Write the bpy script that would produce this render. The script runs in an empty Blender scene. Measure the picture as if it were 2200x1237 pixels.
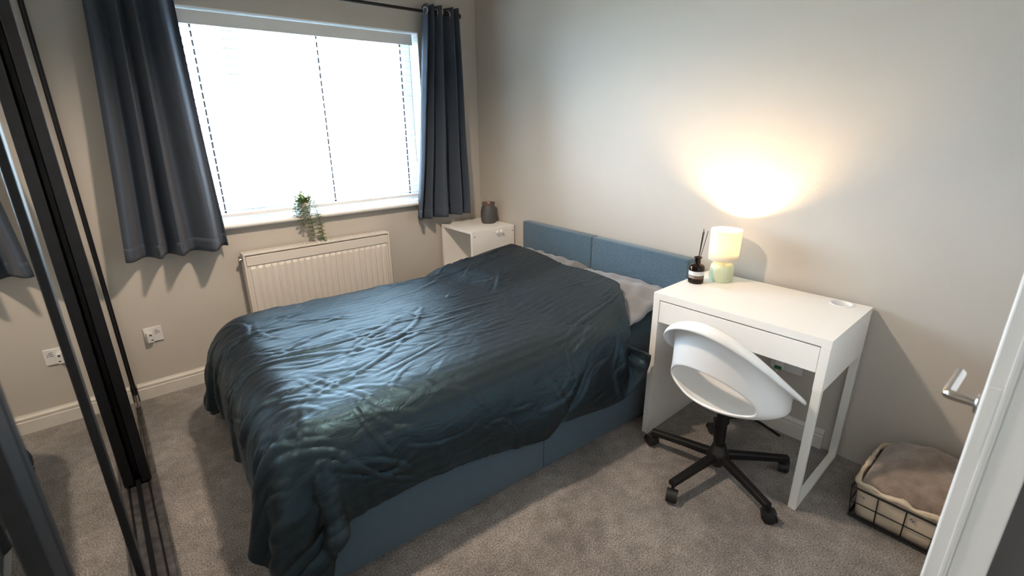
import bpy, bmesh, math, random
import numpy as np
from mathutils import Vector, Matrix

random.seed(7)
rng = np.random.default_rng(7)
S = bpy.context.scene
COL = S.collection
PI = math.pi

# ------------------------------------------------------------------ camera
cam_d = bpy.data.cameras.new('camera')
cam = bpy.data.objects.new('camera', cam_d)
COL.objects.link(cam)
CAM = (-2.4087, -3.2622, 1.5002)
YAW, PITCH, ROLL, FPX = 0.6992, 0.3282, -0.0083, 1053.11
_f = Vector((math.sin(YAW) * math.cos(PITCH), math.cos(YAW) * math.cos(PITCH), -math.sin(PITCH)))
_r = Vector((math.cos(YAW), -math.sin(YAW), 0))
_u = _r.cross(_f)
_r2 = _r * math.cos(ROLL) + _u * math.sin(ROLL)
_u2 = -_r * math.sin(ROLL) + _u * math.cos(ROLL)
_m = Matrix((_r2, _u2, -_f)).transposed().to_4x4()
_m.translation = CAM
cam.matrix_world = _m
cam_d.sensor_width = 36
cam_d.sensor_fit = 'HORIZONTAL'
cam_d.lens = 36 * FPX / 2200
cam_d.clip_start = 0.01
cam_d.dof.use_dof = True
cam_d.dof.focus_distance = 2.5
cam_d.dof.aperture_fstop = 3.2
S.camera = cam

# ------------------------------------------------------------------ world, lights, exposure
W = bpy.data.worlds.new('overcast_sky')
S.world = W
W.use_nodes = True
bg = W.node_tree.nodes['Background']
bg.inputs[0].default_value = (0.62, 0.82, 1.0, 1)
bg.inputs[1].default_value = 46.0

ld = bpy.data.lights.new('ceiling_lamp', 'SPOT')
ld.spot_size = math.radians(157)
ld.spot_blend = .6
ld.energy = 100
ld.color = (1.0, 0.79, 0.60)
ld.shadow_soft_size = 0.06
lo = bpy.data.objects.new('ceiling_lamp', ld)
lo.location = (-1.6, -1.55, 2.27)
COL.objects.link(lo)

pd = bpy.data.lights.new('window_portal', 'AREA')
pd.shape = 'RECTANGLE'
pd.size, pd.size_y = 1.5, 1.15
pd.cycles.is_portal = True
po = bpy.data.objects.new('window_portal', pd)
po.location = (-1.23, 0.24, 1.51)
po.rotation_euler = (-PI / 2, 0, 0)
COL.objects.link(po)

vs = S.view_settings
vs.view_transform = 'Standard'
vs.look = 'None'
vs.gamma = 1
vs.use_curve_mapping = False
vs.exposure = 0.35
S.cycles.max_bounces = 10
S.cycles.diffuse_bounces = 6
S.cycles.glossy_bounces = 6
S.cycles.transparent_max_bounces = 16
S.cycles.sample_clamp_indirect = 12

# ------------------------------------------------------------------ materials
def srgb(r, g, b):
    def f(c):
        c /= 255
        return c / 12.92 if c <= .04045 else ((c + .055) / 1.055) ** 2.4
    return (f(r), f(g), f(b), 1)

MATS = {}
def mat(name, col, rough=.5, metal=0., spec=.5, noise=0., nscale=40., bump=0., bscale=200., sheen=0., coat=0., detail=3., bdist=.002, aniso=None):
    m = bpy.data.materials.new(name)
    m.use_nodes = True
    nt = m.node_tree
    b = nt.nodes['Principled BSDF']
    c = col if len(col) == 4 else (*col, 1)
    b.inputs['Base Color'].default_value = c
    b.inputs['Roughness'].default_value = rough
    b.inputs['Metallic'].default_value = metal
    b.inputs['Specular IOR Level'].default_value = spec
    b.inputs['Sheen Weight'].default_value = sheen
    b.inputs['Coat Weight'].default_value = coat
    tc = nt.nodes.new('ShaderNodeTexCoord')
    if noise:
        n = nt.nodes.new('ShaderNodeTexNoise')
        n.inputs['Scale'].default_value = nscale
        n.inputs['Detail'].default_value = detail
        nt.links.new(tc.outputs['Object'], n.inputs['Vector'])
        r = nt.nodes.new('ShaderNodeMapRange')
        r.inputs[1].default_value = .25
        r.inputs[2].default_value = .75
        r.inputs[3].default_value = 1 - noise
        r.inputs[4].default_value = 1 + noise
        nt.links.new(n.outputs['Fac'], r.inputs[0])
        mx = nt.nodes.new('ShaderNodeVectorMath')
        mx.operation = 'SCALE'
        mx.inputs[0].default_value = c[:3]
        nt.links.new(r.outputs[0], mx.inputs['Scale'])
        nt.links.new(mx.outputs[0], b.inputs['Base Color'])
    if bump:
        n2 = nt.nodes.new('ShaderNodeTexNoise')
        n2.inputs['Scale'].default_value = bscale
        n2.inputs['Detail'].default_value = 3
        nt.links.new(tc.outputs['Object'], n2.inputs['Vector'])
        bp = nt.nodes.new('ShaderNodeBump')
        bp.inputs['Strength'].default_value = bump
        bp.inputs['Distance'].default_value = bdist
        nt.links.new(n2.outputs['Fac'], bp.inputs['Height'])
        nt.links.new(bp.outputs[0], b.inputs['Normal'])
    MATS[name] = m
    return m

def weave(name, col, rough=.85, amount=.35, scale=900., sheen=.3, stretch=(1, 1, 1)):
    """fabric with a fine two-tone woven grain"""
    m = mat(name, col, rough, spec=.25, sheen=sheen)
    nt = m.node_tree
    b = nt.nodes['Principled BSDF']
    tc = nt.nodes['Texture Coordinate']
    mp = nt.nodes.new('ShaderNodeMapping')
    mp.inputs['Scale'].default_value = stretch
    nt.links.new(tc.outputs['Object'], mp.inputs[0])
    n = nt.nodes.new('ShaderNodeTexNoise')
    n.inputs['Scale'].default_value = scale
    n.inputs['Detail'].default_value = 2
    nt.links.new(mp.outputs[0], n.inputs['Vector'])
    r = nt.nodes.new('ShaderNodeMapRange')
    r.inputs[1].default_value = .3
    r.inputs[2].default_value = .7
    r.inputs[3].default_value = 1 - amount
    r.inputs[4].default_value = 1 + amount
    nt.links.new(n.outputs['Fac'], r.inputs[0])
    mx = nt.nodes.new('ShaderNodeVectorMath')
    mx.operation = 'SCALE'
    mx.inputs[0].default_value = col[:3]
    nt.links.new(r.outputs[0], mx.inputs['Scale'])
    nt.links.new(mx.outputs[0], b.inputs['Base Color'])
    bp = nt.nodes.new('ShaderNodeBump')
    bp.inputs['Strength'].default_value = .35
    bp.inputs['Distance'].default_value = .001
    nt.links.new(n.outputs['Fac'], bp.inputs['Height'])
    nt.links.new(bp.outputs[0], b.inputs['Normal'])
    return m

M_wall = mat('wall_paint', (.515, .485, .445), .7, spec=.3, noise=.02, nscale=3, bump=.12, bscale=260)
M_ceil = mat('ceiling_paint', (.60, .54, .46), .9)
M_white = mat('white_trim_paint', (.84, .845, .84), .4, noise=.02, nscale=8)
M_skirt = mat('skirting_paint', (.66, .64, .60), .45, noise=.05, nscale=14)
M_furn = mat('white_foil', (.86, .85, .83), .42, noise=.01, nscale=10)
M_steel_w = mat('white_powder_coat', (.76, .77, .74), .4)
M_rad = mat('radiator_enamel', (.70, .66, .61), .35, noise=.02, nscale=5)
M_plastic = mat('white_plastic', (.84, .85, .86), .32, noise=.01, nscale=10)
M_socket = mat('socket_plastic', (.70, .70, .71), .35)
M_black = mat('black_metal', (.008, .008, .009), .45, spec=.3, noise=.2, nscale=60)
M_blackp = mat('black_plastic', (.010, .010, .011), .5)
M_dark = mat('dark_gap', (.02, .015, .012), .8)
M_frame = mat('charcoal_frame_foil', (.006, .007, .0095), .36, spec=.35, noise=.35, nscale=35, bump=.2, bscale=120)
M_alu = mat('worn_aluminium', (.22, .21, .215), .35, metal=.8, noise=.4, nscale=25)
M_chrome = mat('brushed_chrome', (.55, .52, .50), .25, metal=1.)
M_mirror = mat('mirror_glass', (.86, .88, .88), .0, metal=1.)
M_curt = weave('curtain_weave', srgb(70, 80, 94), .9, .4, 520, .1, (1, 1, 4))
M_bed = weave('bed_tweed', srgb(74, 95, 110), .9, .5, 420, .3)
M_sheet = weave('sheet_cotton', srgb(46, 66, 76), .8, .15, 500, .2)
M_pillow = weave('pillow_cotton', srgb(124, 124, 128), .85, .2, 300, .35)
M_vase = mat('glitter_ceramic', (.07, .07, .075), .45, noise=.9, nscale=420, detail=4, bump=.6, bscale=420)
M_copper = mat('copper_rim', (.17, .11, .095), .4, metal=.5)
M_pot = mat('pot_ceramic', (.78, .82, .82), .3)
M_leaf = mat('leaf_green', srgb(112, 146, 88), .5, noise=.5, nscale=60)
M_leaf2 = mat('leaf_tip_bronze', srgb(150, 128, 84), .5, noise=.4, nscale=60)
M_stem = mat('stem_brown', srgb(110, 84, 60), .7)
M_soil = mat('soil', (.03, .02, .015), .9, bump=.5, bscale=80)
M_reed = mat('reed_brown', srgb(58, 36, 30), .7)
M_label = mat('label_paper', (.75, .77, .78), .6)
M_label2 = mat('label_brown', srgb(112, 92, 80), .6)
M_print = mat('grey_print', (.35, .38, .42), .7)
M_inkd = mat('dark_print', (.05, .05, .06), .7)
M_sage = mat('sage_ceramic', srgb(203, 214, 184), .35)
M_liner = mat('liner_canvas', srgb(206, 192, 172), .9, noise=.12, nscale=9, bump=.2, bscale=300)
M_throw = mat('throw_fleece', srgb(138, 124, 114), 1., noise=.25, nscale=30, sheen=.5, bump=.8, bscale=160, bdist=.006)
M_green = mat('green_sticker', (.01, .16, .05), .4)
M_brick = mat('pale_render_wall', (.62, .58, .54), .9, noise=.05, nscale=2)
M_roof = mat('slate_roof', (.16, .17, .18), .8, noise=.2, nscale=3)
M_ground = mat('outside_ground', (.35, .36, .33), .9, noise=.3, nscale=.5)
M_upvc = mat('window_upvc', (.80, .81, .82), .3)
M_slat = mat('blind_slat', (.80, .81, .82), .4)
M_cord = mat('ladder_cord', (.05, .04, .045), .8)

def carpet_mat():
    m = bpy.data.materials.new('carpet')
    m.use_nodes = True
    nt = m.node_tree
    b = nt.nodes['Principled BSDF']
    b.inputs['Roughness'].default_value = 1.
    b.inputs['Specular IOR Level'].default_value = .1
    b.inputs['Sheen Weight'].default_value = .3
    tc = nt.nodes.new('ShaderNodeTexCoord')
    def noise(scale, detail=2.):
        n = nt.nodes.new('ShaderNodeTexNoise')
        n.inputs['Scale'].default_value = scale
        n.inputs['Detail'].default_value = detail
        nt.links.new(tc.outputs['Object'], n.inputs['Vector'])
        return n.outputs['Fac']
    def mr(src, lo, hi, a, c):
        r = nt.nodes.new('ShaderNodeMapRange')
        for i, v in enumerate((lo, hi, a, c)):
            r.inputs[i + 1].default_value = v
        nt.links.new(src, r.inputs[0])
        return r.outputs[0]
    def mul(x, y):
        k = nt.nodes.new('ShaderNodeMath')
        k.operation = 'MULTIPLY'
        nt.links.new(x, k.inputs[0])
        nt.links.new(y, k.inputs[1])
        return k.outputs[0]
    fine = mr(noise(170, 3), .32, .68, .45, 1.6)
    mid = mr(noise(18, 3), .3, .7, .80, 1.2)
    big = mr(noise(3.2, 3), .35, .65, .78, 1.18)
    f = mul(mul(fine, mid), big)
    mx = nt.nodes.new('ShaderNodeVectorMath')
    mx.operation = 'SCALE'
    mx.inputs[0].default_value = (.225, .208, .198)
    nt.links.new(f, mx.inputs['Scale'])
    nt.links.new(mx.outputs[0], b.inputs['Base Color'])
    bp = nt.nodes.new('ShaderNodeBump')
    bp.inputs['Strength'].default_value = .8
    bp.inputs['Distance'].default_value = .006
    nt.links.new(noise(170, 3), bp.inputs['Height'])
    nt.links.new(bp.outputs[0], b.inputs['Normal'])
    return m
M_carpet = carpet_mat()

def duvet_mat():
    m = bpy.data.materials.new('satin_stripe_cotton')
    m.use_nodes = True
    nt = m.node_tree
    b = nt.nodes['Principled BSDF']
    b.inputs['Specular IOR Level'].default_value = .75
    b.inputs['Sheen Weight'].default_value = .07
    b.inputs['Sheen Tint'].default_value = (.35, .75, 1., 1)
    b.inputs['Specular Tint'].default_value = (.36, .74, 1., 1)
    b.inputs['Sheen Roughness'].default_value = .3
    uv = nt.nodes.new('ShaderNodeUVMap')
    sx = nt.nodes.new('ShaderNodeSeparateXYZ')
    nt.links.new(uv.outputs[0], sx.inputs[0])
    # stripes run along the length of the cover, 36 mm repeat
    k = nt.nodes.new('ShaderNodeMath'); k.operation = 'MULTIPLY'; k.inputs[1].default_value = 1 / .04
    nt.links.new(sx.outputs[1], k.inputs[0])
    fr = nt.nodes.new('ShaderNodeMath'); fr.operation = 'FRACT'
    nt.links.new(k.outputs[0], fr.inputs[0])
    gt = nt.nodes.new('ShaderNodeMath'); gt.operation = 'GREATER_THAN'; gt.inputs[1].default_value = .5
    nt.links.new(fr.outputs[0], gt.inputs[0])
    rr = nt.nodes.new('ShaderNodeMapRange'); rr.inputs[3].default_value = .45; rr.inputs[4].default_value = .52
    nt.links.new(gt.outputs[0], rr.inputs[0]); nt.links.new(rr.outputs[0], b.inputs['Roughness'])
    mx = nt.nodes.new('ShaderNodeMix'); mx.data_type = 'RGBA'
    mx.inputs[6].default_value = (.0088, .0068, .0062, 1)
    mx.inputs[7].default_value = (.0122, .0098, .0092, 1)
    nt.links.new(gt.outputs[0], mx.inputs[0])
    nt.links.new(mx.outputs[2], b.inputs['Base Color'])
    # creases: sharp ridged ones plus a fine crumple
    def nz(sc, typ, det, dist):
        mp = nt.nodes.new('ShaderNodeMapping'); mp.inputs['Scale'].default_value = sc
        mp.inputs['Rotation'].default_value = (0, 0, .25)
        nt.links.new(uv.outputs[0], mp.inputs[0])
        n = nt.nodes.new('ShaderNodeTexNoise'); n.noise_type = typ
        n.inputs['Scale'].default_value = 1.; n.inputs['Detail'].default_value = det
        n.inputs['Distortion'].default_value = dist
        nt.links.new(mp.outputs[0], n.inputs['Vector'])
        return n.outputs['Fac']
    b1 = nt.nodes.new('ShaderNodeBump'); b1.inputs['Strength'].default_value = .5; b1.inputs['Distance'].default_value = .010
    nt.links.new(nz((2.2, 6.5, 1), 'RIDGED_MULTIFRACTAL', 3, .9), b1.inputs['Height'])
    b2 = nt.nodes.new('ShaderNodeBump'); b2.inputs['Strength'].default_value = .5; b2.inputs['Distance'].default_value = .012
    nt.links.new(nz((9, 20, 1), 'FBM', 4, 1.0), b2.inputs['Height'])
    nt.links.new(b1.outputs[0], b2.inputs['Normal'])
    nt.links.new(b2.outputs[0], b.inputs['Normal'])
    return m
M_duvet = duvet_mat()

def glass_mat(name, tint=(1, 1, 1, 1)):
    m = bpy.data.materials.new(name)
    m.use_nodes = True
    nt = m.node_tree
    nt.nodes.remove(nt.nodes['Principled BSDF'])
    out = nt.nodes['Material Output']
    t = nt.nodes.new('ShaderNodeBsdfTransparent'); t.inputs[0].default_value = tint
    g = nt.nodes.new('ShaderNodeBsdfGlossy'); g.inputs['Roughness'].default_value = .02
    fr = nt.nodes.new('ShaderNodeFresnel'); fr.inputs[0].default_value = 1.45
    mx = nt.nodes.new('ShaderNodeMixShader')
    nt.links.new(fr.outputs[0], mx.inputs[0]); nt.links.new(t.outputs[0], mx.inputs[1]); nt.links.new(g.outputs[0], mx.inputs[2])
    nt.links.new(mx.outputs[0], out.inputs[0])
    return m
M_glass = glass_mat('window_glass', (.97, .98, .98, 1))
M_amber = glass_mat('amber_glass', (.36, .14, .06, 1))
M_paneout = mat('far_window_glass', (.12, .16, .2), .1)

def shade_mat():
    m = bpy.data.materials.new('lamp_shade_fabric')
    m.use_nodes = True
    nt = m.node_tree
    nt.nodes.remove(nt.nodes['Principled BSDF'])
    out = nt.nodes['Material Output']
    d = nt.nodes.new('ShaderNodeBsdfDiffuse'); d.inputs[0].default_value = (.78, .75, .66, 1)
    t = nt.nodes.new('ShaderNodeBsdfTranslucent'); t.inputs[0].default_value = (.90, .86, .74, 1)
    mx = nt.nodes.new('ShaderNodeMixShader'); mx.inputs[0].default_value = .3
    nt.links.new(d.outputs[0], mx.inputs[1]); nt.links.new(t.outputs[0], mx.inputs[2])
    nt.links.new(mx.outputs[0], out.inputs[0])
    return m
M_shade = shade_mat()

def emit_mat(name, col, s):
    m = bpy.data.materials.new(name)
    m.use_nodes = True
    b = m.node_tree.nodes['Principled BSDF']
    b.inputs['Base Color'].default_value = (*col, 1)
    b.inputs['Emission Color'].default_value = (*col, 1)
    b.inputs['Emission Strength'].default_value = s
    return m
M_bulb = emit_mat('bulb_glow', (1., .68, .36), 1700.)

# ------------------------------------------------------------------ mesh helpers
def link(name, bm, m, parent=None, smooth=False, loc=None, angle=None):
    me = bpy.data.meshes.new(name)
    bmesh.ops.recalc_face_normals(bm, faces=bm.faces)
    bm.to_mesh(me)
    bm.free()
    if m is not None:
        me.materials.append(m)
    if smooth:
        me.polygons.foreach_set('use_smooth', [True] * len(me.polygons))
    o = bpy.data.objects.new(name, me)
    COL.objects.link(o)
    if parent is not None:
        o.parent = parent
    if loc is not None:
        o.location = loc
    if smooth and angle:
        try:
            me.set_sharp_from_angle(angle=math.radians(angle))
        except Exception:
            pass
    return o

def tag(o, label=None, cat=None, group=None, kind=None):
    if label: o['label'] = label
    if cat: o['category'] = cat
    if group: o['group'] = group
    if kind: o['kind'] = kind
    return o

def thing(name, label, cat, loc=(0, 0, 0), rz=0., group=None):
    o = bpy.data.objects.new(name, None)
    o.empty_display_size = .05
    COL.objects.link(o)
    o.location = loc
    o.rotation_euler = (0, 0, rz)
    return tag(o, label, cat, group)

def abox(bm, x0, x1, y0, y1, z0, z1, bev=0., seg=2):
    x0, x1 = min(x0, x1), max(x0, x1); y0, y1 = min(y0, y1), max(y0, y1); z0, z1 = min(z0, z1), max(z0, z1)
    t = bmesh.new()
    bmesh.ops.create_cube(t, size=1)
    for v in t.verts:
        v.co = Vector(((x0 + x1) / 2 + v.co.x * (x1 - x0), (y0 + y1) / 2 + v.co.y * (y1 - y0), (z0 + z1) / 2 + v.co.z * (z1 - z0)))
    if bev:
        bmesh.ops.bevel(t, geom=list(t.edges), offset=bev, segments=seg, profile=.5, affect='EDGES')
    merge(bm, t)
    return bm

def merge(bm, t, mtx=None):
    mp = {}
    for v in t.verts:
        mp[v] = bm.verts.new(mtx @ v.co if mtx else v.co)
    for f in t.faces:
        try:
            bm.faces.new([mp[v] for v in f.verts])
        except ValueError:
            pass
    t.free()

def box(name, m, x0, x1, y0, y1, z0, z1, parent=None, bev=0., seg=2):
    bm = bmesh.new()
    abox(bm, x0, x1, y0, y1, z0, z1, bev, seg)
    return link(name, bm, m, parent)

def alathe(bm, prof, n=32, cx=0, cy=0, close=False, rfun=None):
    """prof: list of (r, z); r==0 makes a pole"""
    rings = []
    for r, z in prof:
        if r < 1e-6:
            rings.append([bm.verts.new((cx, cy, z))])
        else:
            ring = []
            for i in range(n):
                a = 2 * PI * i / n
                rr = r * (rfun(a, z) if rfun else 1)
                ring.append(bm.verts.new((cx + rr * math.cos(a), cy + rr * math.sin(a), z)))
            rings.append(ring)
    pairs = list(zip(rings, rings[1:]))
    if close:
        pairs.append((rings[-1], rings[0]))
    for A, B in pairs:
        if len(A) == 1 and len(B) == 1:
            continue
        for i in range(n):
            j = (i + 1) % n
            if len(A) == 1: bm.faces.new((A[0], B[j], B[i]))
            elif len(B) == 1: bm.faces.new((A[i], A[j], B[0]))
            else: bm.faces.new((A[i], A[j], B[j], B[i]))
    return bm

def lathe(name, m, prof, n=32, parent=None, loc=None, close=False, rfun=None, angle=40):
    return link(name, alathe(bmesh.new(), prof, n, close=close, rfun=rfun), m, parent, True, loc, angle)

def atube(bm, pts, r, n=8, cap=True):
    pts = [Vector(p) for p in pts]
    rs = r if isinstance(r, (list, tuple)) else [r] * len(pts)
    rings = []
    prev = None
    for i, p in enumerate(pts):
        if i == 0: d = pts[1] - p
        elif i == len(pts) - 1: d = p - pts[i - 1]
        else: d = (pts[i + 1] - p).normalized() + (p - pts[i - 1]).normalized()
        d.normalize()
        if prev is None:
            a = Vector((0, 0, 1)) if abs(d.z) < .9 else Vector((1, 0, 0))
            u = d.cross(a).normalized()
        else:
            u = (prev - d * prev.dot(d)).normalized()
        prev = u
        w = d.cross(u)
        rings.append([bm.verts.new(p + u * (rs[i] * math.cos(2 * PI * k / n)) + w * (rs[i] * math.sin(2 * PI * k / n))) for k in range(n)])
    for A, B in zip(rings, rings[1:]):
        for k in range(n):
            bm.faces.new((A[k], A[(k + 1) % n], B[(k + 1) % n], B[k]))
    if cap:
        bm.faces.new(rings[0]); bm.faces.new(rings[-1])
    return bm

def tube(name, m, pts, r, n=8, parent=None):
    return link(name, atube(bmesh.new(), pts, r, n), m, parent, True, angle=50)

def aextrude(bm, prof, p0, p1, up=(0, 0, 1)):
    """sweep a 2D profile (a = sideways, b = up) straight from p0 to p1"""
    p0, p1, up = Vector(p0), Vector(p1), Vector(up)
    d = (p1 - p0).normalized()
    side = d.cross(up).normalized()
    A = [bm.verts.new(p0 + side * a + up * b) for a, b in prof]
    B = [bm.verts.new(p1 + side * a + up * b) for a, b in prof]
    n = len(prof)
    for i in range(n):
        bm.faces.new((A[i], A[(i + 1) % n], B[(i + 1) % n], B[i]))
    bm.faces.new(A); bm.faces.new(B)
    return bm

def subsurf(o, lv=1):
    s = o.modifiers.new('subdivision', 'SUBSURF')
    s.levels = lv
    s.render_levels = lv
    return o

def solidify(o, t, off=0.):
    s = o.modifiers.new('thickness', 'SOLIDIFY')
    s.thickness = t
    s.offset = off
    return o

# ------------------------------------------------------------------ room shell
ST = 'structure'
H = 2.42
YB = -3.30                      # wall beside the door
XL = -2.64
tag(box('floor', M_carpet, XL, .1, -3.6, .28, -.06, 0), 'grey brown short pile carpet covering the whole floor', kind=ST)
tag(box('ceiling', M_ceil, XL, .1, -3.6, .28, H, H + .08), kind=ST)
# window wall with its opening
WX0, WX1, WZ0, WZ1 = -1.985, -.487, .915, 2.078
bm = bmesh.new()
abox(bm, XL, WX0, 0, .28, 0, H)
abox(bm, WX1, .1, 0, .28, 0, H)
abox(bm, WX0, WX1, 0, .28, 0, WZ0)
abox(bm, WX0, WX1, 0, .28, WZ1, H)
tag(link('wall_back', bm, M_wall), 'greige painted wall with the window and radiator', kind=ST)
tag(box('wall_right', M_wall, 0, .1, -3.6, .0, 0, H), 'greige painted wall behind the headboard and desk', kind=ST)
tag(box('wall_left', M_wall, XL - .08, XL, -3.6, .0, 0, H), kind=ST)
bm = bmesh.new()
abox(bm, -1.262, .0, -3.6, YB, 0, H)
abox(bm, XL, -1.262, -3.6, -3.46, 0, H)
tag(link('wall_front', bm, M_wall), kind=ST)

# skirting boards with a stepped moulded top
def skirting(name, p0, p1, label):
    h = .100
    prof = [(0, 0), (.016, 0), (.016, .066), (.013, .069), (.013, .074), (.0155, .077), (.0155, .086), (.011, .091), (.006, .094), (.004, h), (0, h)]
    return tag(link(name, aextrude(bmesh.new(), prof, p0, p1), M_skirt), label, kind=ST)
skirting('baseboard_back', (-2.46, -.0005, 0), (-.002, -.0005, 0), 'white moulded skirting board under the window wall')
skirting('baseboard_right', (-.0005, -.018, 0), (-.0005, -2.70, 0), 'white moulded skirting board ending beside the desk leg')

# white lining of the window reveal
bm = bmesh.new()
abox(bm, WX0, WX0 + .006, .001, .13, WZ0, WZ1)
abox(bm, WX1 - .006, WX1, .001, .13, WZ0, WZ1)
abox(bm, WX0, WX1, .001, .13, WZ1 - .006, WZ1)
tag(link('trim_1', bm, M_white), 'white lining boards of the window reveal', kind=ST)

# window: upvc frame, mullion, panes, sill
win = bpy.data.objects.new('window_1', None)
COL.objects.link(win)
win.location = (0, 0, 0)
tag(win, 'wide white framed window behind the venetian blind', kind=ST)
def frame_rect(bm, x0, x1, z0, z1, w, y0, y1, bev=.004):
    abox(bm, x0, x0 + w, y0, y1, z0, z1, bev)
    abox(bm, x1 - w, x1, y0, y1, z0, z1, bev)
    abox(bm, x0 + w, x1 - w, y0, y1, z0, z0 + w, bev)
    abox(bm, x0 + w, x1 - w, y0, y1, z1 - w, z1, bev)
bm = bmesh.new()
frame_rect(bm, WX0, WX1, WZ0 + .02, WZ1, .055, .13, .20)
link('window_frame', bm, M_upvc, win)
mid = -1.64
box('mullion', M_upvc, mid - .020, mid + .020, .135, .195, WZ0 + .075, WZ1 - .055, win, .004)
for a, b in ((WX0 + .055, mid - .020), (mid + .020, WX1 - .055)):
    bm = bmesh.new()
    frame_rect(bm, a, b, WZ0 + .075, WZ1 - .055, .016, .142, .188)
    link('sash', bm, M_upvc, win)
    box('pane', M_glass, a + .012, b - .012, .163, .167, WZ0 + .087, WZ1 - .067, win)
# bull-nosed sill board
prof = [(-.13, 0), (.040, 0), (.050, .003), (.056, .010), (.057, .016), (.055, .022), (.048, .027), (.036, .028), (-.13, .028)]
link('window_sill', aextrude(bmesh.new(), prof, (WX0 + .002, 0, WZ0), (WX1 - .002, 0, WZ0)), M_white, win, False)

# ------------------------------------------------------------------ world outside the window
tag(box('outside_ground', M_ground, -30, 40, .6, 60, -2.9, -2.7), 'pale street outside below the window', 'ground', kind='stuff')
YH = 22.
apex = Vector((7.368, YH, 4.337)); le = Vector((2.225, YH, 0.831)); re_ = Vector((12.280, YH, 0.796))
house = thing('neighbouring_house', 'pale gabled house across the street seen faintly through the blind', 'house', (apex.x, YH, -2.7))
hx0, hx1 = le.x - apex.x, re_.x - apex.x
ez = (le.z + re_.z) / 2 + 2.7
az = apex.z + 2.7
bm = bmesh.new()
pts = [(hx0, 0), (hx1, 0), (hx1, ez), (0, az), (hx0, ez)]
A = [bm.verts.new((x, 0, z)) for x, z in pts]; B = [bm.verts.new((x, 7, z)) for x, z in pts]
bm.faces.new(A); bm.faces.new(B)
for i in range(5):
    bm.faces.new((A[i], A[(i + 1) % 5], B[(i + 1) % 5], B[i]))
link('gable_wall', bm, M_brick, house)
for sx in (hx0, hx1):
    bm = bmesh.new()
    s = 1 if sx > 0 else -1
    ex = sx + s * .35
    ezz = ez - .35 * (az - ez) / abs(sx)
    q = [(0, az + .02), (ex, ezz + .02), (ex, ezz + .22), (0, az + .24)]
    A = [bm.verts.new((x, -.3, z)) for x, z in q]; B = [bm.verts.new((x, 7.3, z)) for x, z in q]
    bm.faces.new(A); bm.faces.new(B)
    for i in range(4):
        bm.faces.new((A[i], A[(i + 1) % 4], B[(i + 1) % 4], B[i]))
    link('roof_slope', bm, M_roof, house)
a = Vector((7.724, YH, 0.945)); b = Vector((8.068, YH, 0.163))
wx0, wx1, wz0, wz1 = a.x - apex.x, b.x - apex.x, b.z + 2.7, a.z + 2.7
wf = bmesh.new()
frame_rect(wf, wx0 - .06, wx1 + .06, wz0 - .06, wz1 + .06, .06, -.05, .0)
wo = link('window', wf, M_upvc, house)
box('pane', M_paneout, wx0, wx1, -.03, -.01, wz0, wz1, wo)

# ------------------------------------------------------------------ venetian blind
blind = thing('venetian_blind', 'white wide-slat venetian blind filling the bright window', 'blind', (0, 0, 0))
BX0, BX1 = -1.945, -.535
box('valance', M_slat, BX0 - .015, BX1 + .004, .012, .022, 1.995, 2.062, blind, .002)
box('headrail', M_slat, BX0, BX1 - .004, .024, .078, 2.012, 2.056, blind)
slat_n = 23
z_top, z_bot = 1.978, 1.012
me_slat = None
for i in range(slat_n):
    z = z_top + (z_bot - z_top) * i / (slat_n - 1)
    if me_slat is None:
        bm = bmesh.new()
        hw = .025
        prof = [(-hw, -.0015), (-hw * .5, .0012), (0, .002), (hw * .5, .0012), (hw, -.0015), (hw, -.004), (0, -.0007), (-hw, -.004)]
        aextrude(bm, prof, (BX0, 0, 0), (BX1 - .004, 0, 0))
        o = link('slat', bm, M_slat, blind)
        me_slat = o.data
    else:
        o = bpy.data.objects.new('slat', me_slat)
        COL.objects.link(o)
        o.parent = blind
    o.location = (0, .052, z)
    o.rotation_euler = (math.radians(-9), 0, 0)
box('bottom_rail', M_slat, BX0, BX1 - .004, .028, .076, .972, .992, blind, .004)
for x in (-1.832, -1.162, -.592):
    bm = bmesh.new()
    abox(bm, x - .0055, x + .0055, .0795, .0805, .982, 2.01)
    for i in range(slat_n):
        z = z_top + (z_bot - z_top) * i / (slat_n - 1) - .006
        atube(bm, [(x, .026, z + .008), (x, .078, z + .000)], .0009, 4)
    link('ladder_tape', bm, M_cord, blind)
    tube('lift_cord', M_slat, [(x, .0255, 2.01), (x, .0255, .982)], .0011, 5, blind)
tube('tilt_cord', M_cord, [(-.556, .010, 2.0), (-.557, .009, 1.5), (-.556, .010, 1.25)], .0016, 5, blind)
lathe('cord_tassel', M_slat, [(0, 0), (.006, .002), (.007, .012), (.004, .03), (0, .032)], 10, blind, (-.556, .010, 1.22))

# ------------------------------------------------------------------ curtain rod and curtains
RY, RZ = -.095, 2.192
rod = thing('curtain_rod', 'dark metal curtain rod above the window', 'curtain rod', (0, 0, 0))
tube('pole', M_black, [(-2.43, RY, RZ), (-.235, RY, RZ)], .0095, 12, rod)
for x, s in ((-2.43, -1), (-.235, 1)):
    bm = bmesh.new()
    alathe(bm, [(0, 0), (.013, .001), (.014, .01), (.018, .016), (.019, .028), (.014, .036), (0, .038)], 16)
    o = link('finial', bm, M_black, rod, True, (x, RY, RZ), 40)
    o.rotation_euler = (0, s * PI / 2, 0)
for x in (-2.40, -.27):
    bm = bmesh.new()
    atube(bm, [(x, -.002, RZ - .0), (x, RY, RZ - .012)], .006, 8)
    atube(bm, [(x, -.006, RZ), (x, -.0005, RZ)], .022, 14)
    link('bracket', bm, M_black, rod, True, angle=40)

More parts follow.
